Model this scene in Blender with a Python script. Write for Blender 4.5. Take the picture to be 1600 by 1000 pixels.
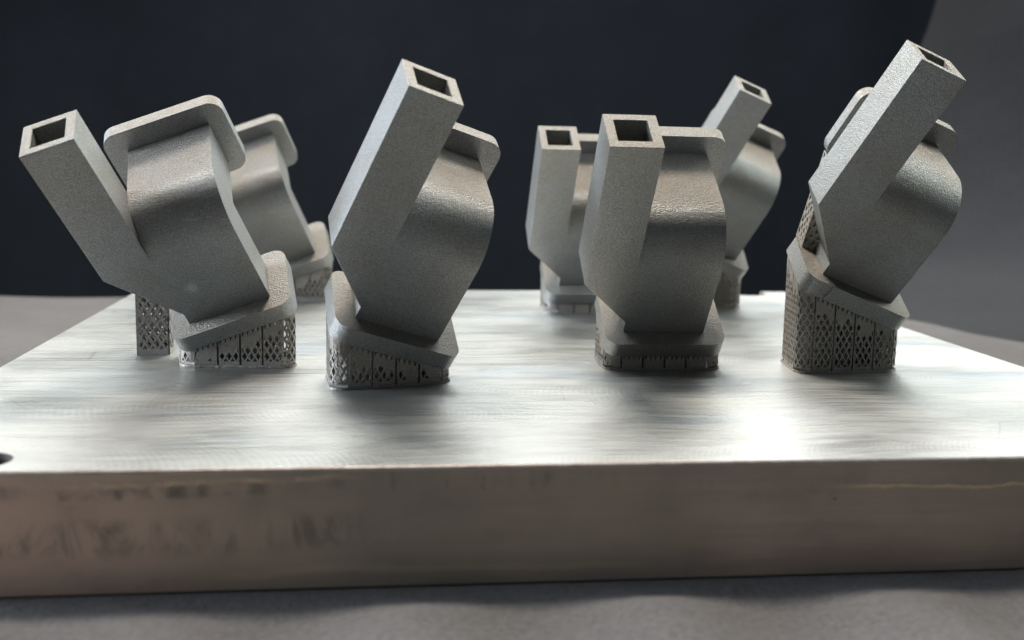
import bpy, bmesh, math, random
import numpy as np
from mathutils import Vector, Matrix

U = 0.03                      # one fitted unit (width of a base flange) in metres
scene = bpy.context.scene
for o in list(bpy.data.objects):
    bpy.data.objects.remove(o, do_unlink=True)
C = scene.collection

# ------------------------------------------------------------------ camera
HC, PITCH, ROLL, YAW, FPX, PX, PY = 1.7040, 0.1483, 0.0204, 0.1240, 1679.19, 800.39, 497.35
cy, sy, cp, sp = math.cos(YAW), math.sin(YAW), math.cos(PITCH), math.sin(PITCH)
FW = Vector((sy*cp, cy*cp, -sp)); RT = Vector((cy, -sy, 0)); UP = RT.cross(FW)
cr, sr = math.cos(ROLL), math.sin(ROLL)
RT, UP = cr*RT + sr*UP, -sr*RT + cr*UP
cam_data = bpy.data.cameras.new('camera')
cam = bpy.data.objects.new('camera', cam_data)
C.objects.link(cam)
m = Matrix((RT, UP, -FW)).transposed().to_4x4()
m.translation = Vector((0, 0, HC*U))
cam.matrix_world = m
cam_data.sensor_fit = 'HORIZONTAL'
cam_data.sensor_width = 36.0
cam_data.lens = FPX/1600*36.0
cam_data.shift_x = (800-PX)/1600
cam_data.shift_y = (PY-500)/1600
cam_data.clip_start = 0.01
cam_data.clip_end = 20
cam_data.dof.use_dof = True
cam_data.dof.focus_distance = 8.35*U
cam_data.dof.aperture_fstop = 18.0
scene.camera = cam

# ------------------------------------------------------------------ light
world = bpy.data.worlds.new('World')
scene.world = world
world.use_nodes = True
bg = world.node_tree.nodes['Background']
bg.inputs[0].default_value = (0.80, 0.93, 1.0, 1)
bg.inputs[1].default_value = 0.055

def area(name, loc, target, sx, sy_, power, col):
    d = bpy.data.lights.new(name, 'AREA')
    d.shape = 'RECTANGLE'; d.size = sx*U; d.size_y = sy_*U
    d.energy = power; d.color = col
    o = bpy.data.objects.new(name, d); C.objects.link(o)
    o.location = Vector(loc)*U
    o.rotation_euler = (Vector(target)-Vector(loc)).to_track_quat('-Z', 'Y').to_euler()
    return o
area('overhead_softbox', (0.5, 17, 24), (1.5, 9, 0), 7, 5, 9.0, (1.0, 0.89, 0.77))
area('window_light', (-7, 36, 24), (2, 9, 0), 58, 20, 13.0, (0.97, 1.0, 0.99))
area('right_plate_fill', (18, 27, 16), (3, 9, 0), 18, 12, 1.7, (0.97, 1.0, 0.98))  # extra lamp added to lift the plate's right side, blocked by the drape
area('side_window_light', (-26, 8, 6), (0, 9, 1), 11, 9, 1.35, (0.82, 0.90, 1.0)).data.spread = math.radians(58)
area('right_side_fill', (30, 15, 13), (2, 9, 1), 12, 12, 5.0, (0.95, 1.0, 0.93))  # unseen lamp added for the right-facing sides of the parts
vs = scene.view_settings
vs.view_transform = 'Standard'; vs.look = 'None'; vs.gamma = 1.0; vs.exposure = 0.0
vs.use_curve_mapping = False
scene.render.engine = 'CYCLES'

# ------------------------------------------------------------------ materials
class NT:
    def __init__(s, name):
        s.m = bpy.data.materials.new(name); s.m.use_nodes = True
        s.t = s.m.node_tree; s.n = s.t.nodes; s.l = s.t.links
        s.b = s.n['Principled BSDF']
    def node(s, typ, **kw):
        x = s.n.new(typ)
        for k, v in kw.items():
            if k.startswith('i_'):
                key = k[2:]
                key = int(key) if key.isdigit() else key.replace('_', ' ')
                s.put(x.inputs[key], v)
            else:
                setattr(x, k, v)
        return x
    def put(s, inp, v):
        if isinstance(v, bpy.types.NodeSocket): s.l.new(v, inp)
        else: inp.default_value = v
    def math(s, op, a, b=0.0, c=0.0, clamp=False):
        x = s.n.new('ShaderNodeMath'); x.operation = op; x.use_clamp = clamp
        s.put(x.inputs[0], a); s.put(x.inputs[1], b); s.put(x.inputs[2], c)
        return x.outputs[0]
    def ramp(s, v, a, b, lo=0.0, hi=1.0):
        x = s.n.new('ShaderNodeMapRange'); x.interpolation_type = 'SMOOTHSTEP'
        s.put(x.inputs[0], v); s.put(x.inputs[1], a); s.put(x.inputs[2], b); s.put(x.inputs[3], lo); s.put(x.inputs[4], hi)
        return x.outputs[0]
    def mix(s, f, a, b, mode='MIX'):
        x = s.n.new('ShaderNodeMix'); x.data_type = 'RGBA'; x.blend_type = mode
        s.put(x.inputs[0], f); s.put(x.inputs[6], a); s.put(x.inputs[7], b)
        return x.outputs[2]
    def pos(s):                       # world position in fitted units
        g = s.n.new('ShaderNodeNewGeometry')
        v = s.n.new('ShaderNodeVectorMath'); v.operation = 'SCALE'
        s.l.new(g.outputs['Position'], v.inputs[0]); v.inputs[3].default_value = 1/U
        return v.outputs[0]
    def scale(s, v, xyz, off=(0, 0, 0)):
        x = s.n.new('ShaderNodeMapping'); s.l.new(v, x.inputs[0])
        x.inputs['Scale'].default_value = xyz; x.inputs['Location'].default_value = off
        return x.outputs[0]
    def noise(s, v, sc, detail=2.0, rough=0.5, dist=0.0):
        x = s.n.new('ShaderNodeTexNoise'); s.l.new(v, x.inputs['Vector'])
        x.inputs['Scale'].default_value = sc; x.inputs['Detail'].default_value = detail
        x.inputs['Roughness'].default_value = rough; x.inputs['Distortion'].default_value = dist
        return x.outputs[0]
    def sep(s, v):
        x = s.n.new('ShaderNodeSeparateXYZ'); s.l.new(v, x.inputs[0]); return x.outputs
    def bump(s, h, strength, dist):
        x = s.n.new('ShaderNodeBump'); s.put(x.inputs['Strength'], strength)
        x.inputs['Distance'].default_value = dist*U; s.l.new(h, x.inputs['Height'])
        s.l.new(x.outputs[0], s.b.inputs['Normal']); return x
    def set(s, **kw):
        for k, v in kw.items(): s.put(s.b.inputs[k.replace('_', ' ')], v)

def sintered(name, col, scuffs=(), relief=0.016, metal=0.93, r0=0.40, r1=0.62):
    n = NT(name); p = n.pos()
    grain = n.noise(p, 100, 2.0, 0.6)
    fine = n.noise(p, 190, 1.0, 0.5)
    layer = n.noise(n.scale(p, (1, 1, 4.0)), 20, 3.0, 0.7)
    big = n.noise(p, 2.2, 3.0, 0.6)
    h = n.math('ADD', n.math('MULTIPLY', grain, 1.0), n.math('ADD', n.math('MULTIPLY', fine, 0.45), n.math('MULTIPLY', layer, 0.75)))
    t = n.ramp(grain, 0.32, 0.68)
    dark = tuple(c*0.76 for c in col) + (1,); lite = tuple(min(1, c*1.24) for c in col) + (1,)
    c1 = n.mix(t, dark, lite)
    c2 = n.mix(n.ramp(big, 0.35, 0.7), c1, n.mix(1.0, c1, (0.93, 0.89, 0.84, 1), 'MULTIPLY'))
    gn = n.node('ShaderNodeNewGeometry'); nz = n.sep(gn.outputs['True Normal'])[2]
    up = n.ramp(nz, 0.50, 0.80)                      # up-facing skin is rougher, darker and browner
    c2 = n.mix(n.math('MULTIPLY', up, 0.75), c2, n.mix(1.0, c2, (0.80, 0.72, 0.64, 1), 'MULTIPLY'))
    for (cx, cy_, cz, rx, rz) in scuffs:
        s = n.sep(p)
        dx = n.math('DIVIDE', n.math('SUBTRACT', s[0], cx), rx); dz = n.math('DIVIDE', n.math('SUBTRACT', s[2], cz), rz)
        d = n.math('SQRT', n.math('ADD', n.math('MULTIPLY', dx, dx), n.math('MULTIPLY', dz, dz)))
        yn = n.math('LESS_THAN', n.math('ABSOLUTE', n.math('SUBTRACT', s[1], cy_)), 0.4)
        k = n.math('MULTIPLY', n.ramp(n.math('ADD', d, n.math('MULTIPLY', fine, 1.6)), 1.7, 0.9), yn)
        c2 = n.mix(n.math('MULTIPLY', k, 0.45), c2, (0.70, 0.65, 0.56, 1))
    n.put(n.b.inputs['Base Color'], c2)
    n.set(Metallic=metal, Roughness=n.ramp(fine, 0.3, 0.75, r0, r1))
    n.bump(h, n.math('ADD', 0.42, n.math('MULTIPLY', up, 0.58)), relief)
    return n.m

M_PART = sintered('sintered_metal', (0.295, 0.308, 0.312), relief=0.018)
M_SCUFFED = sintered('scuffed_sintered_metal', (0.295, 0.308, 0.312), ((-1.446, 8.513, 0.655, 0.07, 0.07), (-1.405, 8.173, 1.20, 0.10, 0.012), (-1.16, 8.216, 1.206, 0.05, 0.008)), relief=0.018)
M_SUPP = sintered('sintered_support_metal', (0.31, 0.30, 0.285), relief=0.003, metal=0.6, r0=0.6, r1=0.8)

def plate_top():
    n = NT('milled_steel_top'); p = n.pos(); s = n.sep(p)
    # bands of face-mill arcs
    def arcs(band, off, R, freq, seed):
        t = n.math('ADD', n.math('DIVIDE', n.math('ADD', s[1], off), band), 0.0)
        yy = n.math('MULTIPLY', n.math('SUBTRACT', n.math('FRACT', t), 0.5), band)
        r = n.math('SQRT', n.math('SUBTRACT', R*R, n.math('MULTIPLY', yy, yy)))
        row = n.math('FLOOR', t)
        sgn = n.math('SUBTRACT', n.math('MULTIPLY', n.math('MODULO', row, 2.0), 2.0), 1.0)
        ph = n.math('MULTIPLY', n.math('SUBTRACT', s[0], n.math('MULTIPLY', r, sgn)), freq)
        return n.math('SINE', ph)
    a1 = arcs(1.35, 0.37, 0.80, 170.0, 0)
    a2 = arcs(1.90, 1.10, 1.30, 140.0, 1)
    msk = n.noise(n.scale(p, (0.35, 1.1, 1)), 1.3, 3.0, 0.6)
    a = n.math('ADD', n.math('MULTIPLY', a1, n.ramp(msk, 0.45, 0.62)), n.math('MULTIPLY', a2, n.ramp(msk, 0.52, 0.38)))
    warp = n.node('ShaderNodeVectorMath', operation='MULTIPLY_ADD')
    nz = n.node('ShaderNodeTexNoise'); n.l.new(p, nz.inputs['Vector']); nz.inputs['Scale'].default_value = 0.55; nz.inputs['Detail'].default_value = 1.0
    n.l.new(nz.outputs['Color'], warp.inputs[0]); warp.inputs[1].default_value = (0.0, 0.4, 0); n.l.new(p, warp.inputs[2])
    wv = warp.outputs[0]
    streak = n.noise(n.scale(wv, (0.20, 19.0, 1)), 3.2, 6.0, 0.74)
    streak2 = n.noise(n.scale(wv, (0.5, 34.0, 1)), 2.4, 3.0, 0.65)
    blot = n.noise(n.scale(p, (0.6, 1.0, 1)), 1.1, 4.0, 0.6)
    tint = n.noise(n.scale(p, (0.5, 1.5, 1), (3.1, 1.7, 0)), 0.9, 2.0, 0.5)
    col = n.mix(n.ramp(streak, 0.36, 0.64), (0.62, 0.635, 0.625, 1), (0.89, 0.905, 0.885, 1))
    col = n.mix(n.math('MULTIPLY', n.ramp(streak2, 0.38, 0.62), 0.9), col, n.mix(1.0, col, (0.74, 0.74, 0.73, 1), 'MULTIPLY'))
    col = n.mix(n.ramp(a, -1.0, 1.0, 0.0, 0.22), col, n.mix(1.0, col, (0.55, 0.55, 0.54, 1), 'MULTIPLY'))
    col = n.mix(n.math('MULTIPLY', n.ramp(tint, 0.55, 0.75), 0.5), col, (0.50, 0.60, 0.70, 1))
    col = n.mix(n.math('MULTIPLY', n.ramp(tint, 0.42, 0.30), 0.2), col, (0.70, 0.67, 0.56, 1))
    # hairline scratches
    scr = n.node('ShaderNodeTexVoronoi', feature='DISTANCE_TO_EDGE'); n.l.new(n.scale(wv, (0.8, 1.6, 1)), scr.inputs['Vector']); scr.inputs['Scale'].default_value = 0.9
    sm = n.math('MULTIPLY', n.ramp(scr.outputs['Distance'], 0.006, 0.001), n.ramp(blot, 0.50, 0.60))
    col = n.mix(n.math('MULTIPLY', sm, 0.35), col, (0.22, 0.21, 0.2, 1))
    n.put(n.b.inputs['Base Color'], col)
    rg = n.math('ADD', n.ramp(streak, 0.40, 0.60, 0.46, 0.30), n.ramp(blot, 0.35, 0.7, 0.05, -0.03))
    n.set(Metallic=1.0, Roughness=rg, Anisotropic=0.5)
    tg = n.node('ShaderNodeCombineXYZ'); tg.inputs[0].default_value = 1.0
    n.l.new(tg.outputs[0], n.b.inputs['Tangent'])
    h = n.math('ADD', n.math('MULTIPLY', a, 0.10), n.math('ADD', n.math('MULTIPLY', streak, 0.35), n.math('MULTIPLY', streak2, 0.6)))
    n.bump(h, 0.30, 0.006)
    return n.m

def plate_side():
    n = NT('sawn_steel_side'); p = n.pos(); s = n.sep(p)
    long = n.noise(n.scale(p, (0.5, 1, 9.0)), 2.0, 6.0, 0.7)
    mott = n.noise(n.scale(p, (1, 1, 1.3)), 1.6, 5.0, 0.65)
    hue = n.noise(n.scale(p, (1, 1, 0.7), (7, 0, 0)), 0.55, 3.0, 0.55)
    col = n.mix(n.ramp(long, 0.25, 0.75), (0.50, 0.40, 0.335, 1), (0.60, 0.49, 0.41, 1))
    col = n.mix(n.math('MULTIPLY', n.ramp(hue, 0.40, 0.62), 0.7), col, (0.42, 0.385, 0.305, 1))
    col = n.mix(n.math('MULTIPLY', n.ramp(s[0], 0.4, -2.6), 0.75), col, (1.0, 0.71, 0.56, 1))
    col = n.mix(n.math('MULTIPLY', n.ramp(mott, 0.46, 0.72), 0.45), col, (0.40, 0.34, 0.31, 1))
    # rows of dark smudges
    wob = n.math('MULTIPLY', n.math('SUBTRACT', n.noise(n.scale(p, (1, 1, 1)), 1.5, 2.0), 0.5), 0.10)
    z = n.math('ADD', s[2], wob)
    blobs = n.noise(n.scale(p, (2.4, 1, 1.1)), 2.2, 6.0, 0.7, 0.6)
    def row(zc, half, xa, xb, lo, hi):
        a = n.ramp(n.math('ABSOLUTE', n.math('SUBTRACT', z, zc)), half, half*0.3)
        b = n.math('MULTIPLY', n.ramp(s[0], xa-0.25, xa+0.1), n.ramp(s[0], xb+0.3, xb-0.1))
        return n.math('MULTIPLY', n.math('MULTIPLY', a, b), n.ramp(blobs, lo, hi))
    for args, k in (((-0.38, 0.14, -2.4, -0.2, 0.40, 0.68), 0.75), ((-0.12, 0.055, -2.2, -0.6, 0.42, 0.64), 0.8),
                    ((-0.09, 0.08, -0.2, 1.3, 0.48, 0.66), 0.5), ((-0.16, 0.06, 1.6, 2.7, 0.46, 0.70), 0.3)):
        col = n.mix(n.math('MULTIPLY', row(*args), k), col, (0.24, 0.205, 0.18, 1))
    pit = n.node('ShaderNodeTexVoronoi'); n.l.new(n.scale(p, (1, 1, 1.3)), pit.inputs['Vector']); pit.inputs['Scale'].default_value = 4.5
    pits = n.math('MULTIPLY', n.ramp(n.math('ADD', pit.outputs['Distance'], n.math('MULTIPLY', n.noise(p, 30.0, 2.0), 0.08)), 0.12, 0.07), n.ramp(n.sep(pit.outputs['Color'])[0], 0.70, 0.74))
    col = n.mix(n.math('MULTIPLY', pits, 0.6), col, (0.12, 0.10, 0.09, 1))
    def line(zc, half, xa, xb):
        zz = n.math('ADD', z, n.math('MULTIPLY', n.math('SUBTRACT', n.noise(p, 9.0, 3.0, 0.7), 0.5), 0.04))
        a = n.ramp(n.math('ABSOLUTE', n.math('SUBTRACT', zz, zc)), half, half*0.2)
        return n.math('MULTIPLY', a, n.math('MULTIPLY', n.ramp(s[0], xa-0.2, xa+0.2), n.ramp(s[0], xb+0.2, xb-0.2)))
    L1 = n.math('MULTIPLY', line(-0.165, 0.022, 2.75, 6.0), n.ramp(blobs, 0.3, 0.6, 0.35, 1.0)); L2 = n.math('MULTIPLY', line(-0.075, 0.025, -1.8, -0.2), n.ramp(blobs, 0.35, 0.65, 0.1, 0.9)); L4 = line(-0.60, 0.035, -0.9, 1.5)
    for L, k in ((L1, 0.75), (L2, 0.7), (L4, 0.2)):
        col = n.mix(n.math('MULTIPLY', L, k), col, (0.95, 0.76, 0.50, 1))
    n.put(n.b.inputs['Base Color'], col)
    n.set(Metallic=0.5, Roughness=n.ramp(mott, 0.3, 0.7, 0.42, 0.6), Anisotropic=0.3)
    gr = n.noise(p, 60, 3.0, 0.7)
    h = n.math('ADD', n.math('ADD', n.math('MULTIPLY', long, 0.4), n.math('MULTIPLY', gr, 0.18)),
               n.math('MULTIPLY', n.math('ADD', L1, L2), 0.8))
    n.bump(h, 0.5, 0.010)
    return n.m

def cloth(name, col, dark):
    n = NT(name); p = n.pos()
    f = n.noise(p, 26, 4.0, 0.75); b = n.noise(p, 0.8, 4.0, 0.6); lint = n.noise(p, 55, 1.0)
    c = n.mix(n.ramp(f, 0.25, 0.75), dark + (1,), col + (1,))
    c = n.mix(n.math('MULTIPLY', n.ramp(b, 0.4, 0.7), 0.25), c, tuple(x*1.25 for x in col) + (1,))
    c = n.mix(n.math('MULTIPLY', n.ramp(lint, 0.74, 0.80), 0.5), c, (0.5, 0.5, 0.5, 1))
    n.put(n.b.inputs['Base Color'], c)
    n.set(Roughness=0.95, Specular_IOR_Level=0.12, Sheen_Weight=0.08, Sheen_Roughness=0.5)
    n.bump(n.math('ADD', f, n.math('MULTIPLY', b, 1.5)), 0.8, 0.03)
    return n.m

M_TOP = plate_top(); M_SIDE = plate_side()
def edge_metal():
    n = NT('edge_highlight_steel'); p = n.pos()
    g = n.noise(n.scale(p, (1, 1, 1)), 9.0, 4.0, 0.7)
    n.put(n.b.inputs['Base Color'], n.mix(n.ramp(g, 0.3, 0.7), (0.78, 0.66, 0.60, 1), (0.95, 0.88, 0.83, 1)))  # light caught along the chamfer is put into this pale colour
    n.set(Metallic=0.9, Roughness=0.42); n.bump(g, 0.4, 0.01)
    return n.m
M_EDGE = edge_metal()
def bore():
    n = NT('shaded_bore'); g = n.noise(n.pos(), 14.0, 3.0, 0.6)
    n.put(n.b.inputs['Base Color'], n.mix(g, (0.05, 0.04, 0.036, 1), (0.10, 0.085, 0.078, 1)))  # shade inside the hole is put into the base colour
    n.set(Metallic=0.2, Roughness=0.8)
    return n.m
M_HOLE = bore()
M_CLOTH = cloth('grey_felt', (0.135, 0.131, 0.134), (0.078, 0.076, 0.079))
M_DRAPE = cloth('shaded_drape', (0.021, 0.023, 0.028), (0.014, 0.016, 0.020))
M_CURT = cloth('navy_curtain', (0.027, 0.034, 0.048), (0.019, 0.024, 0.035))

# ------------------------------------------------------------------ helpers
def link(name, me, mat, parent=None, sharp=None):
    if mat is not None: me.materials.append(mat)
    o = bpy.data.objects.new(name, me); C.objects.link(o)
    if parent is not None: o.parent = parent
    return o

def finish(bm, smooth_deg=None):
    bmesh.ops.recalc_face_normals(bm, faces=bm.faces)
    me = bpy.data.meshes.new('mesh'); bm.to_mesh(me); bm.free()
    if smooth_deg:
        for f in me.polygons: f.use_smooth = True
        me.set_sharp_from_angle(angle=math.radians(smooth_deg))
    return me

def tag(o, label, cat, group=None, kind=None):
    if label: o['label'] = label
    if cat: o['category'] = cat
    if group: o['group'] = group
    if kind: o['kind'] = kind

# ------------------------------------------------------------------ setting: cloth table and curtain behind
def sheet(name, fn, na, nb, mat):
    V = []; F = []
    for i in range(na+1):
        for j in range(nb+1):
            V.append(Vector(fn(i/na, j/nb))*U)
    for i in range(na):
        for j in range(nb):
            a = i*(nb+1)+j; F.append((a, a+nb+1, a+nb+2, a+1))
    me = bpy.data.meshes.new(name); me.from_pydata([tuple(v) for v in V], [], F)
    for f in me.polygons: f.use_smooth = True
    o = link(name, me, mat); o['kind'] = 'structure'
    return o
TH = 0.7074                          # plate thickness
def ss(a, b, x):
    t = max(0.0, min(1.0, (x-a)/(b-a))); return t*t*(3-2*t)
def cloth_fn(a, b):
    X = -26 + 60*a
    Y = 1.5 + 17.1*b
    z = -TH - 0.004
    # soft rucks in front of the plate, flat under it
    front = ss(5.70, 5.25, Y)
    z += front*(0.03 + 0.055*math.sin(X*4.6+0.9)*ss(-3.0, 0.5, X) + 0.02*math.sin(X*1.9))
    z += 0.05*math.sin(X*0.9+Y*0.5)*ss(14.5, 16, Y)
    return (X, Y, z)
table = sheet('table_cloth', cloth_fn, 300, 200, M_CLOTH)
def drape_fn(a, b):
    # cloth, its dimmer lighting painted as a darker colour, lying beside the plate and sweeping up behind it on the right
    X = 5.85 + 30*a
    Y = 7.0 + (11.6 + 6.4*ss(8.0, 13.0, X))*b
    z = -TH + 0.03 + 0.02*math.sin(X*2.1+Y)
    z += ss(8.6, 15.5, X)*0.050*max(0.0, Y-12.5)**2
    z += 0.10*math.sin(X*0.8+Y*0.35)*ss(9, 13, Y)
    f = (X - 13.9 + 0.55*(z-5))/0.7
    z += 1.6*math.exp(-f*f)*ss(18, 21, Y)
    return (X, Y, z)
drape = sheet('backdrop_drape', drape_fn, 160, 160, M_DRAPE)
def curtain_fn(a, b):
    X = -45 + 100*a
    Z = -14 + 23.0*b
    Y = 45.5 + 0.25*math.sin(X*0.45+0.12*Z) + 0.08*math.sin(X*1.1+1) - 7*ss(22, 40, X) + 4.0*ss(9, -8, Z)*0
    return (X, Y, Z)
curtain = sheet('backdrop_curtain', curtain_fn, 220, 30, M_CURT)

# ------------------------------------------------------------------ build plate
PL, PR, PF, PB = -2.9482, 5.5317, 5.8165, 13.7612
def clip_outline():
    # outline of the top, counter-clockwise, with a bolt notch in the rear edge by each corner
    pts = [(PL, PF), (PR, PF), (PR, PB)]
    def notch(x0, x1, d):
        out = [(x1, PB)]
        r = (x1-x0)/2; cx = (x0+x1)/2
        for i in range(13):
            t = math.pi*i/12
            out.append((cx + r*math.cos(t), PB - (d-r) - r*math.sin(t)))
        out.append((x0, PB)); return out
    pts += notch(4.55, 5.05, 0.42)
    pts += notch(-2.50, -2.00, 0.42)
    pts += [(PL, PB)]
    return pts
def build_plate():
    root = bpy.data.objects.new('build_plate', None); C.objects.link(root)
    root.location = Vector(((PL+PR)/2, (PF+PB)/2, -TH))*U
    off = Vector(((PL+PR)/2, (PF+PB)/2, -TH))
    out = clip_outline()
    hole_c, hole_r = (-2.175, 6.03), 0.165
    bm = bmesh.new()
    # triangulated top with a countersunk hole
    from mathutils.geometry import delaunay_2d_cdt
    co = [Vector(p) for p in out]; n0 = len(co)
    NH = 40
    co += [Vector((hole_c[0]+hole_r*math.cos(2*math.pi*i/NH), hole_c[1]+hole_r*math.sin(2*math.pi*i/NH))) for i in range(NH)]
    edges = [(i, (i+1) % n0) for i in range(n0)] + [(n0+i, n0+(i+1) % NH) for i in range(NH)]
    v2, e2, f2, *_ = delaunay_2d_cdt(co, edges, [], 1, 1e-6)
    def inside(p):
        if (p[0]-hole_c[0])**2 + (p[1]-hole_c[1])**2 < (hole_r*0.995)**2: return False
        c = False; j = n0-1
        for i in range(n0):
            xi, yi = out[i]; xj, yj = out[j]
            if (yi > p[1]) != (yj > p[1]) and p[0] < (xj-xi)*(p[1]-yi)/(yj-yi)+xi: c = not c
            j = i
        return c
    BV = 0.012
    top = [bm.verts.new((Vector((p[0], p[1], 0))-off)*U) for p in v2]
    for f in f2:
        cpt = sum((v2[i] for i in f), Vector((0, 0)))/len(f)
        if inside(cpt): bm.faces.new([top[i] for i in f])
    me = finish(bm)
    # make sure it faces up
    if me.polygons and me.polygons[0].normal.z < 0: me.flip_normals()
    link('top_face', me, M_TOP, root)
    # sides with a small chamfer
    bm = bmesh.new()
    def ring(z, grow):
        vs_ = []
        for (x, y) in out:
            gx = x; gy = y
            if abs(y-PF) < 1e-6: gy -= grow
            if abs(y-PB) < 1e-6: gy += grow
            if abs(x-PL) < 1e-6: gx -= grow
            if abs(x-PR) < 1e-6: gx += grow
            vs_.append(bm.verts.new((Vector((gx, gy, z))-off)*U))
        return vs_
    ch = bmesh.new()
    bm, keep = ch, bm
    c0 = [ring(0, 0), ring(-0.008, 0.009), ring(-0.024, 0.012)]
    for a, b in zip(c0, c0[1:]):
        for i in range(n0):
            j = (i+1) % n0
            bm.faces.new((a[i], b[i], b[j], a[j]))
    link('edge_chamfer', finish(ch), M_EDGE, root)
    bm = keep
    rs = [ring(-0.024, 0.012), ring(-TH+0.012, 0.012), ring(-TH, 0.0)]
    for a, b in zip(rs, rs[1:]):
        for i in range(n0):
            j = (i+1) % n0
            bm.faces.new((a[i], b[i], b[j], a[j]))
    bm.faces.new(rs[-1][::-1])
    link('side_wall', finish(bm), M_SIDE, root)
    # screw hole: cone then bore
    bm = bmesh.new(); prev = None
    for z, r in ((0, hole_r), (-0.02, hole_r*0.94), (-TH+0.02, hole_r*0.94)):
        cur = [bm.verts.new((Vector((hole_c[0]+r*math.cos(2*math.pi*i/NH), hole_c[1]+r*math.sin(2*math.pi*i/NH), z))-off)*U) for i in range(NH)]
        if prev:
            for i in range(NH): bm.faces.new((prev[i], prev[(i+1) % NH], cur[(i+1) % NH], cur[i]))
        prev = cur
    bm.faces.new(prev)
    link('screw_hole', finish(bm, 40), M_HOLE, root)
    tag(root, 'thick square milled steel build plate lying on grey cloth', 'build plate')
    return root
build_plate()

# ------------------------------------------------------------------ printed parts
D, TF, A_, B_, W1, DD = 0.7064, 0.1427, 0.3428, 0.3307, 0.2052, 0.3945
HN, HK, T0, T1, H, TI = 0.1013, 0.5189, 0.7341, -0.3428, 1.8378, 0.0713
RO, VT, YP, PU, PW, PV0, PV1, TP = 0.40, 1.075, 0.7755, -0.0128, 0.9809, 0.5909, 1.2452, 0.130
W0 = W1 - DD

def rodr(r):
    r = Vector(r); return Matrix.Rotation(r.length, 3, r.normalized())

def to_mesh(bm, xf, smooth=None):
    for v in bm.verts: v.co = xf(v.co)
    return finish(bm, smooth)

def bevel(bm, width, seg=2, keep=None):
    es = [e for e in bm.edges if len(e.link_faces) == 2 and e.calc_face_angle(0) > math.radians(30) and (keep is None or keep(e))]
    bmesh.ops.bevel(bm, geom=es, offset=width, segments=seg, affect='EDGES', profile=0.5)

def rounded(hx, hy, r, seg=7):
    pts = []
    for (cx, cy_, a0) in ((hx-r, hy-r, 0), (-hx+r, hy-r, 90), (-hx+r, -hy+r, 180), (hx-r, -hy+r, 270)):
        for i in range(seg+1):
            t = math.radians(a0 + 90*i/seg)
            pts.append((cx+r*math.cos(t), cy_+r*math.sin(t)))
    return pts

def prism(bm, pts3a, pts3b):
    a = [bm.verts.new(p) for p in pts3a]; b = [bm.verts.new(p) for p in pts3b]
    n = len(a)
    for i in range(n):
        bm.faces.new((a[i], a[(i+1) % n], b[(i+1) % n], b[i]))
    bm.faces.new(a[::-1]); bm.faces.new(b)
    return a, b

# local axes of a part: x = u, y = -w, z = v
def flange_bm():
    bm = bmesh.new()
    o = rounded(0.5, D/2, 0.115)
    prism(bm, [(x, y, -TF) for x, y in o], [(x, y, 0.0) for x, y in o])
    bevel(bm, 0.010, 2)
    return bm
def outlet_bm():
    bm = bmesh.new()
    hz = (PV1-PV0)/2; cz = (PV1+PV0)/2
    o = rounded(PW/2, hz, 0.115)
    prism(bm, [(PU+x, YP, cz+z) for x, z in o], [(PU+x, YP+TP, cz+z) for x, z in o])
    bevel(bm, 0.010, 2)
    return bm
def guide_bm():
    # profile in (y, z): up the front, round the bend, back to the outlet flange
    bm = bmesh.new()
    prof = [(-W0, -0.02), (-W1, -0.02)]
    vb = VT-RO
    for i in range(19):
        t = math.pi/2*i/18
        prof.append((-W1+RO-RO*math.cos(t), vb+RO*math.sin(t)))
    prof.append((YP+0.02, VT))
    prof.append((YP+0.02, VT-DD))
    ri = 0.03; cz = VT-DD-ri; cyy = -W0+ri
    for i in range(5):
        t = math.pi/2*(1-i/4)
        prof.append((cyy-ri*math.cos(t), cz+ri*math.sin(t)))
    prism(bm, [(A_*-1, y, z) for y, z in prof], [(B_, y, z) for y, z in prof])
    bevel(bm, 0.007, 2, lambda e: all(v.co.x > 0 for v in e.verts))
    return bm
def tube_bm(hk, hn):
    bm = bmesh.new()
    o = [(-A_, hn), (-T0, hk), (-T0, H), (T1, H)]
    hb = hk + 0.25                                   # depth of the bore
    # outer shell
    fr = [bm.verts.new((u, -W1, v)) for u, v in o]; bk = [bm.verts.new((u, -W0, v)) for u, v in o]
    n = 4
    bm.faces.new(fr); bm.faces.new(bk[::-1])
    for i in range(n):
        if i == 2: continue                          # open top
        j = (i+1) % n
        bm.faces.new((fr[i], bk[i], bk[j], fr[j]))
    ins = [(-T0+TI, -W1+TI), (T1-TI, -W1+TI), (T1-TI, -W0-TI), (-T0+TI, -W0-TI)]
    outer = [fr[2], fr[3], bk[3], bk[2]]
    rim = [bm.verts.new((x, y, H)) for x, y in ins]; low = [bm.verts.new((x, y, hb)) for x, y in ins]
    for i in range(4):
        j = (i+1) % 4
        bm.faces.new((outer[i], outer[j], rim[j], rim[i]))
        bm.faces.new((rim[i], rim[j], low[j], low[i]))
    bm.faces.new(low[::-1])
    bmesh.ops.recalc_face_normals(bm, faces=bm.faces)
    bevel(bm, 0.007, 2, lambda e: not all(abs(v.co.x-T1) < 1e-4 and v.co.z < H+1 for v in e.verts) and not all(v.co.z < hb+0.01 and v.co.z > hb-0.01 for v in e.verts))
    return bm

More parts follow.
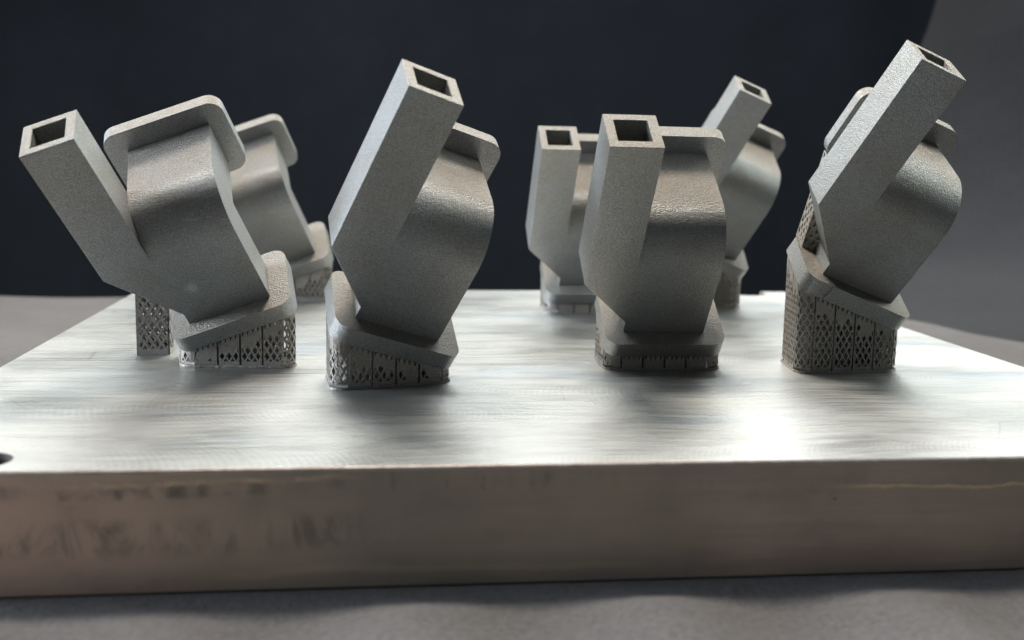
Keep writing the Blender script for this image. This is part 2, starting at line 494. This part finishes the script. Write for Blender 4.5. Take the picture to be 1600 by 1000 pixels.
# ---- lattice panels -----------------------------------------------------
def clip_poly(poly, f):
    out = []
    n = len(poly)
    for i in range(n):
        p, q = poly[i], poly[(i+1) % n]
        a, b = f(p), f(q)
        if a >= 0: out.append(p)
        if (a >= 0) != (b >= 0):
            t = a/(a-b); out.append((p[0]+(q[0]-p[0])*t, p[1]+(q[1]-p[1])*t))
    return out
def area2(p):
    return 0.5*sum(p[i][0]*p[(i+1) % len(p)][1]-p[(i+1) % len(p)][0]*p[i][1] for i in range(len(p)))
def inset(poly, d):
    n = len(poly)
    ls = []
    for i in range(n):
        p, q = poly[i], poly[(i+1) % n]
        ex, ey = q[0]-p[0], q[1]-p[1]; L = math.hypot(ex, ey)
        if L < 1e-6: return None
        nx, ny = -ey/L, ex/L                          # inward for ccw
        ls.append((p[0]+nx*d, p[1]+ny*d, ex/L, ey/L))
    out = []
    for i in range(n):
        x1, y1, ax, ay = ls[i-1]; x2, y2, bx, by = ls[i]
        det = ax*by-ay*bx
        if abs(det) < 1e-6: return None
        t = ((x2-x1)*by-(y2-y1)*bx)/det
        out.append((x1+ax*t, y1+ay*t))
    if area2(out) <= 1e-5: return None
    # every inset corner must still lie inside the polygon
    for (x, y) in out:
        for i in range(n):
            p, q = poly[i], poly[(i+1) % n]
            if (q[0]-p[0])*(y-p[1])-(q[1]-p[1])*(x-p[0]) < 0: return None
    return out

class Panel:
    """flat lattice sheet in (s, z), mapped to 3-D by fn(s, z, depth)"""
    def __init__(s): s.V = []; s.F = []; s.ix = {}
    def v(s, p):
        k = (round(p[0], 5), round(p[1], 5), round(p[2], 5))
        if k not in s.ix: s.ix[k] = len(s.V); s.V.append(k)
        return s.ix[k]
    def solid(s, poly, t):
        s.F.append([s.v((x, z, 0)) for x, z in poly]); s.F.append([s.v((x, z, t)) for x, z in poly[::-1]])
    def wall(s, poly, t):
        n = len(poly)
        for i in range(n):
            a, b = poly[i], poly[(i+1) % n]
            s.F.append([s.v((a[0], a[1], 0)), s.v((b[0], b[1], 0)), s.v((b[0], b[1], t)), s.v((a[0], a[1], t))])
    def ring(s, outer, inner, t):
        n = len(outer)
        for i in range(n):
            j = (i+1) % n
            s.F.append([s.v((*outer[i], 0)), s.v((*outer[j], 0)), s.v((*inner[j], 0)), s.v((*inner[i], 0))])
            s.F.append([s.v((*outer[j], t)), s.v((*outer[i], t)), s.v((*inner[i], t)), s.v((*inner[j], t))])
        s.wall(inner, t)

def lattice(s0, s1, z0, za, zb, rng, cols=3, bar=0.0066, t=0.012, foot=0.042, teeth=True, ph=0.095, open_top=False):
    """panel from s0 to s1; base z0; its top runs from za (at s0) to zb (at s1)"""
    P = Panel()
    w = (s1-s0)/cols
    tooth = 0.042 if teeth else 0.0
    top = lambda x: za+(zb-za)*(x-s0)/(s1-s0)
    lim = min(za, zb)
    body_top = lambda x: top(x)-tooth
    # outer edge walls of the panel
    frame = [(s0, z0), (s1, z0), (s1, top(s1)), (s0, top(s0))]
    P.wall(frame, t)
    zf = z0+foot
    strip = clip_poly([(s0, z0), (s1, z0), (s1, zf), (s0, zf)], lambda p: body_top(p[0])-p[1])
    if len(strip) >= 3: P.solid(strip, t)
    bias = [rng.choice((0.012, 0.02, 0.045, 0.07)) for _ in range(cols*2+3)]
    nr = int((max(za, zb)-zf)/ph*2)+3
    for r in range(nr+1):
        zc = zf + r*ph/2
        for c in range(cols+1):
            xc = s0 + (c + (0.5 if r % 2 else 0.0))*w
            poly = [(xc, zc-ph/2), (xc+w/2, zc), (xc, zc+ph/2), (xc-w/2, zc)]
            for f in (lambda p: p[0]-s0, lambda p: s1-p[0], lambda p: p[1]-zf):
                poly = clip_poly(poly, f)
                if len(poly) < 3: break
            if len(poly) < 3: continue
            full = area2(poly)
            cl = clip_poly(poly, lambda p: body_top(p[0])-p[1])
            if len(cl) < 3: continue
            # drop repeated points
            q = []
            for p in cl:
                if not q or math.hypot(p[0]-q[-1][0], p[1]-q[-1][1]) > 1e-5: q.append(p)
            if len(q) > 1 and math.hypot(q[0][0]-q[-1][0], q[0][1]-q[-1][1]) < 1e-5: q.pop()
            if len(q) < 3: continue
            cut = area2(q) < full-1e-6
            head = body_top(min(max(xc, s0), s1))-max(p[1] for p in q)
            inner = None
            if (not cut or open_top) and (open_top or head > bias[(c*2+r % 2)]):
                inner = inset(q, bar*rng.uniform(0.85, 1.2))
            if inner: P.ring(q, inner, t)
            else: P.solid(q, t)
    if teeth:
        k = 4; tw = (s1-s0)/k
        for i in range(k):
            xa = s0+i*tw; xm = xa+tw*0.36; xe = xa+tw*0.66; xb = xa+tw
            P.solid([(xa, body_top(xa)), (xm, body_top(xm)), (xa+tw*0.06, top(xa+tw*0.06)), (xa, top(xa))], t)
            P.solid([(xm, body_top(xm)), (xb, body_top(xb)), (xb, top(xb)), (xe, top(xe))], t)
            P.wall([(xm, body_top(xm)), (xe, top(xe)), (xa+tw*0.06, top(xa+tw*0.06))], t)
    return P

def panel_mesh(panels_maps):
    V = []; F = []
    for P, fn in panels_maps:
        b = len(V)
        V += [tuple(fn(*p)) for p in P.V]; F += [[b+i for i in f] for f in P.F]
    me = bpy.data.meshes.new('lattice'); me.from_pydata(V, [], F); me.validate(); me.update()
    return me

class Path:
    def __init__(s, pts):
        s.p = [Vector(p) for p in pts]; s.p.append(s.p[0].copy())
        s.L = [0.0]
        for a, b in zip(s.p, s.p[1:]): s.L.append(s.L[-1]+(b-a).length)
        s.len = s.L[-1]
    def at(s, q):
        q = q % s.len
        import bisect
        i = max(0, min(len(s.L)-2, bisect.bisect_right(s.L, q)-1))
        a, b = s.p[i], s.p[i+1]; d = (b-a).normalized()
        x = a + d*(q-s.L[i])
        return x, Vector((d.y, -d.x))               # outward normal for ccw

def make_part(key, X, Y, Z, rot, label, hk, hn=HN, column=None, tail=False, seam=False):
    rng = random.Random(hash(key) % 1000 if False else ord(key))
    R = rodr(rot); T = Vector((X, Y, Z)); base = Vector((X, Y, 0.0))
    xf = lambda p: (R @ Vector(p) + T - base)*U
    root = bpy.data.objects.new('printed_waveguide', None); C.objects.link(root)
    root.location = base*U; root.empty_display_size = 0.005
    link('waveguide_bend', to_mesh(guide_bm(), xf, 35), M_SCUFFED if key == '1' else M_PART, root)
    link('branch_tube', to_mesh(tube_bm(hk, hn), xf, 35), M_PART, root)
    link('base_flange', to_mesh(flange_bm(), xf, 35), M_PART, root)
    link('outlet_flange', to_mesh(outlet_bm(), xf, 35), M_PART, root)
    # supports under the base flange: vertical walls on its outline
    oc = rounded(0.5-0.012, D/2-0.012, 0.11, 5)
    low = [R @ Vector((x, y, -TF)) + T for x, y in oc]
    nrm = R @ Vector((0, 0, 1)); c0 = R @ Vector((0, 0, -TF)) + T
    zplane = lambda x, y: c0.z - (nrm.x*(x-c0.x)+nrm.y*(y-c0.y))/nrm.z
    path = Path([(p.x, p.y) for p in low])
    # counter-clockwise check
    sgn = sum(path.p[i].x*path.p[i+1].y-path.p[i+1].x*path.p[i].y for i in range(len(path.p)-1))
    if sgn < 0: path = Path([(p.x, p.y) for p in low[::-1]])
    ctr = Vector((c0.x, c0.y))
    def mapper(shrink):
        def fn(s, z, t):
            p, nn = path.at(s)
            p = ctr + (p-ctr)*shrink - nn*t
            return (Vector((p.x, p.y, max(z, 0.0005)))-base)*U
        return fn
    n = max(1, round(path.len/0.178)); step = path.len/n; gap = 0.0075
    # start so that the slits fall symmetrically on the front
    bl = bpy.data.objects.new('support_structure', None)
    inner = []
    first = None
    supp = None
    panels = []
    for i in range(n):
        s0 = i*step+gap; s1 = (i+1)*step-gap
        (p0, n0), (p1, n1) = path.at(s0), path.at(s1)
        za, zb = zplane(p0.x, p0.y), zplane(p1.x, p1.y)
        curved = n0.dot(n1) < 0.995
        k = 0.010 if curved else 0.0
        P = lattice(s0, s1, 0.0, za+k, zb+k, rng, teeth=not curved, cols=3)
        panels.append(panel_mesh([(P, mapper(1.0))]))
    for sh in (0.80, 0.58, 0.34):
        for i in range(n):
            s0 = i*step+gap; s1 = (i+1)*step-gap
            fn = mapper(sh)
            q0 = ctr+(path.at(s0)[0]-ctr)*sh; q1 = ctr+(path.at(s1)[0]-ctr)*sh
            za, zb = zplane(q0.x, q0.y)+0.01, zplane(q1.x, q1.y)+0.01
            inner.append((lattice(s0, s1, 0.0, za, zb, rng, teeth=False, cols=3, bar=0.010/sh if sh > 0.5 else 0.014), fn))
    bm = bmesh.new(); rings = []
    N = 96
    for dz, dn in ((0.0006, 0.009), (0.018, 0.005), (0.018, -0.010), (0.0006, -0.010)):
        vs_ = []
        for i in range(N):
            p, nn = path.at(path.len*i/N)
            q = p+nn*dn*rng.uniform(0.7, 1.3)
            vs_.append(bm.verts.new((Vector((q.x, q.y, dz))-base)*U))
        rings.append(vs_)
    for k in range(4):
        a, b = rings[k], rings[(k+1) % 4]
        for i in range(N): bm.faces.new((a[i], a[(i+1) % N], b[(i+1) % N], b[i]))
    ring_me = finish(bm)
    supp = link('support_structure', panel_mesh(inner), M_SUPP, root)
    link('support_foot', ring_me, M_SUPP, supp)
    bpy.data.objects.remove(bl)
    for me in panels: link('support_panel', me, M_SUPP, supp)
    if column:
        x0, x1, y0, y1, nx = column
        corners = [(x0, y0), (x1, y0), (x1, y1), (x0, y1)]
        cp_ = Path(corners)
        # rises to the lower edge of the outlet flange
        e0 = R @ Vector((PU-PW/2, YP+TP/2, PV0)) + T; e1 = R @ Vector((PU+PW/2, YP+TP/2, PV0)) + T
        ztop = lambda x: e0.z + (e1.z-e0.z)*(x-e0.x)/(e1.x-e0.x) + 0.03
        out = []; s = 0.0
        for a, b in zip(corners, corners[1:]+corners[:1]):
            L = math.hypot(b[0]-a[0], b[1]-a[1])
            Pn = lattice(s, s+L, 0.0, ztop(a[0]), ztop(b[0]), rng, cols=max(2, round(L/0.075)), teeth=False, bar=0.007, ph=0.105, open_top=True)
            def fn(q, z, t, a=a, b=b, s=s, L=L):
                d = Vector((b[0]-a[0], b[1]-a[1]))/L; nn = Vector((d.y, -d.x))
                p = Vector(a)+d*(q-s)-nn*t
                return (Vector((p.x, p.y, max(z, 0.0005)))-base)*U
            out.append((Pn, fn))
            if b[1] == a[1]:
                for q_ in (0.33, 0.66):
                    yy = y0+(y1-y0)*q_
                    out.append((lattice(s, s+L, 0.0, ztop(a[0]), ztop(b[0]), rng, cols=max(2, round(L/0.075)), teeth=False, bar=0.009, ph=0.085, open_top=True),
                        lambda q, z, t, a=a, b=b, s=s, L=L, yy=yy: (Vector((a[0]+(b[0]-a[0])*(q-s)/L, yy+t, max(z, 0.0005)))-base)*U))
            s += L
        link('support_column', panel_mesh(out), M_SUPP, root)
    if tail:
        # lattice web between the rear of the base flange and the outlet flange
        b0 = Vector((-0.47, D/2-0.03, -0.01)); b1 = Vector((0.47, D/2-0.03, -0.01))
        t0 = Vector((PU-PW/2+0.03, YP+0.05, PV0+0.02)); t1 = Vector((PU+PW/2-0.03, YP+0.05, PV0+0.02))
        hgt = (t0-b0).length; out = []
        for dy in (0.0, -0.09, -0.18):
            Pn = lattice(0, 0.94, 0, hgt, hgt, rng, cols=14, teeth=False, bar=0.013, ph=0.10, foot=0.02, open_top=True)
            def fn(q, z, t, dy=dy):
                a = q/0.94; c = z/hgt
                p = (b0.lerp(b1, a)).lerp(t0.lerp(t1, a), c)
                return xf(p + Vector((0, t+dy*(1-0.2*c), 0)))
            out.append((Pn, fn))
        Pn = lattice(0, 0.22, 0, hgt, hgt, rng, cols=3, teeth=False, bar=0.010, ph=0.10, foot=0.02, open_top=True)
        def fn2(q, z, t):
            return xf(b0.lerp(t0, z/hgt) + Vector((0.001+t, -0.20+q, 0)))
        out.append((Pn, fn2))
        link('support_web', panel_mesh(out), M_SUPP, root)
    if seam:
        # broken print seam running down from the rim of the flange: a ragged ridge
        bm = bmesh.new(); pts = []
        yf = -D/2
        for i in range(16):
            t = i/15
            pts.append(Vector((-0.27-0.02*t+rng.uniform(-.006, .006), yf-0.003, 0.004-0.14*t)))
        for i, p in enumerate(pts[:-1]):
            q = pts[i+1]; w = rng.uniform(0.004, 0.010); hgt = rng.uniform(0.003, 0.009)
            a = [bm.verts.new(v) for v in (p+Vector((-w, 0.004, 0)), p+Vector((0, -hgt, 0)), p+Vector((w, 0.004, 0)))]
            b = [bm.verts.new(v) for v in (q+Vector((-w, 0.004, 0)), q+Vector((0, -hgt, 0)), q+Vector((w, 0.004, 0)))]
            for j in range(2): bm.faces.new((a[j], a[j+1], b[j+1], b[j]))
        link('print_seam', to_mesh(bm, xf), M_PART, root)
    for ch in root.children:                         # keep the big flat faces flat next to their small bevels
        if ch.name.split('.')[0] in ('waveguide_bend', 'branch_tube', 'base_flange', 'outlet_flange'):
            wn = ch.modifiers.new('weighted_normal', 'WEIGHTED_NORMAL'); wn.keep_sharp = True; wn.weight = 100
    tag(root, label, 'metal print', 'printed metal waveguide parts on the plate')
    return root

def copy_tree(o, parent=None):
    c = o.copy(); C.objects.link(c); c.parent = parent
    for ch in list(o.children): copy_tree(ch, c)
    return c

P1 = make_part('1', -1.2128, 8.8576, 0.5686, (0.5844, -0.3489, 0.0648),
    'leftmost grey metal print, leaning left in the front row over a lattice column', 0.655,
    column=(-2.03, -1.76, 9.22, 9.40, 4))
P3 = make_part('3', 0.1156, 8.1128, 0.5220, (0.4887, 0.3693, 0.1941),
    'grey metal print leaning right, nearest the plate front edge, left of the upright one', HK)
P5 = make_part('5', 2.3195, 8.6586, 0.4400, (0.6381, 0.0005, -0.0075),
    'large upright grey metal print in the front row with its open square tube facing us', HK)
P7 = make_part('7', 3.9367, 8.5705, 0.7815, (0.4746, 0.3821, -0.0411),
    'grey metal print leaning right at the far right on the tallest lattice support', HK, tail=True, seam=True)
for src, X, Y, label in ((P1, -1.0883, 12.8080, 'grey metal print leaning left, half hidden behind the leftmost print'),
                         (P5, 2.3166, 11.8424, 'smaller upright grey metal print behind and left of the large upright one'),
                         (P7, 3.8516, 12.3063, 'grey metal print leaning right behind the upright print, in the back row')):
    c = copy_tree(src); c.location = Vector((X, Y, 0))*U; c['label'] = label
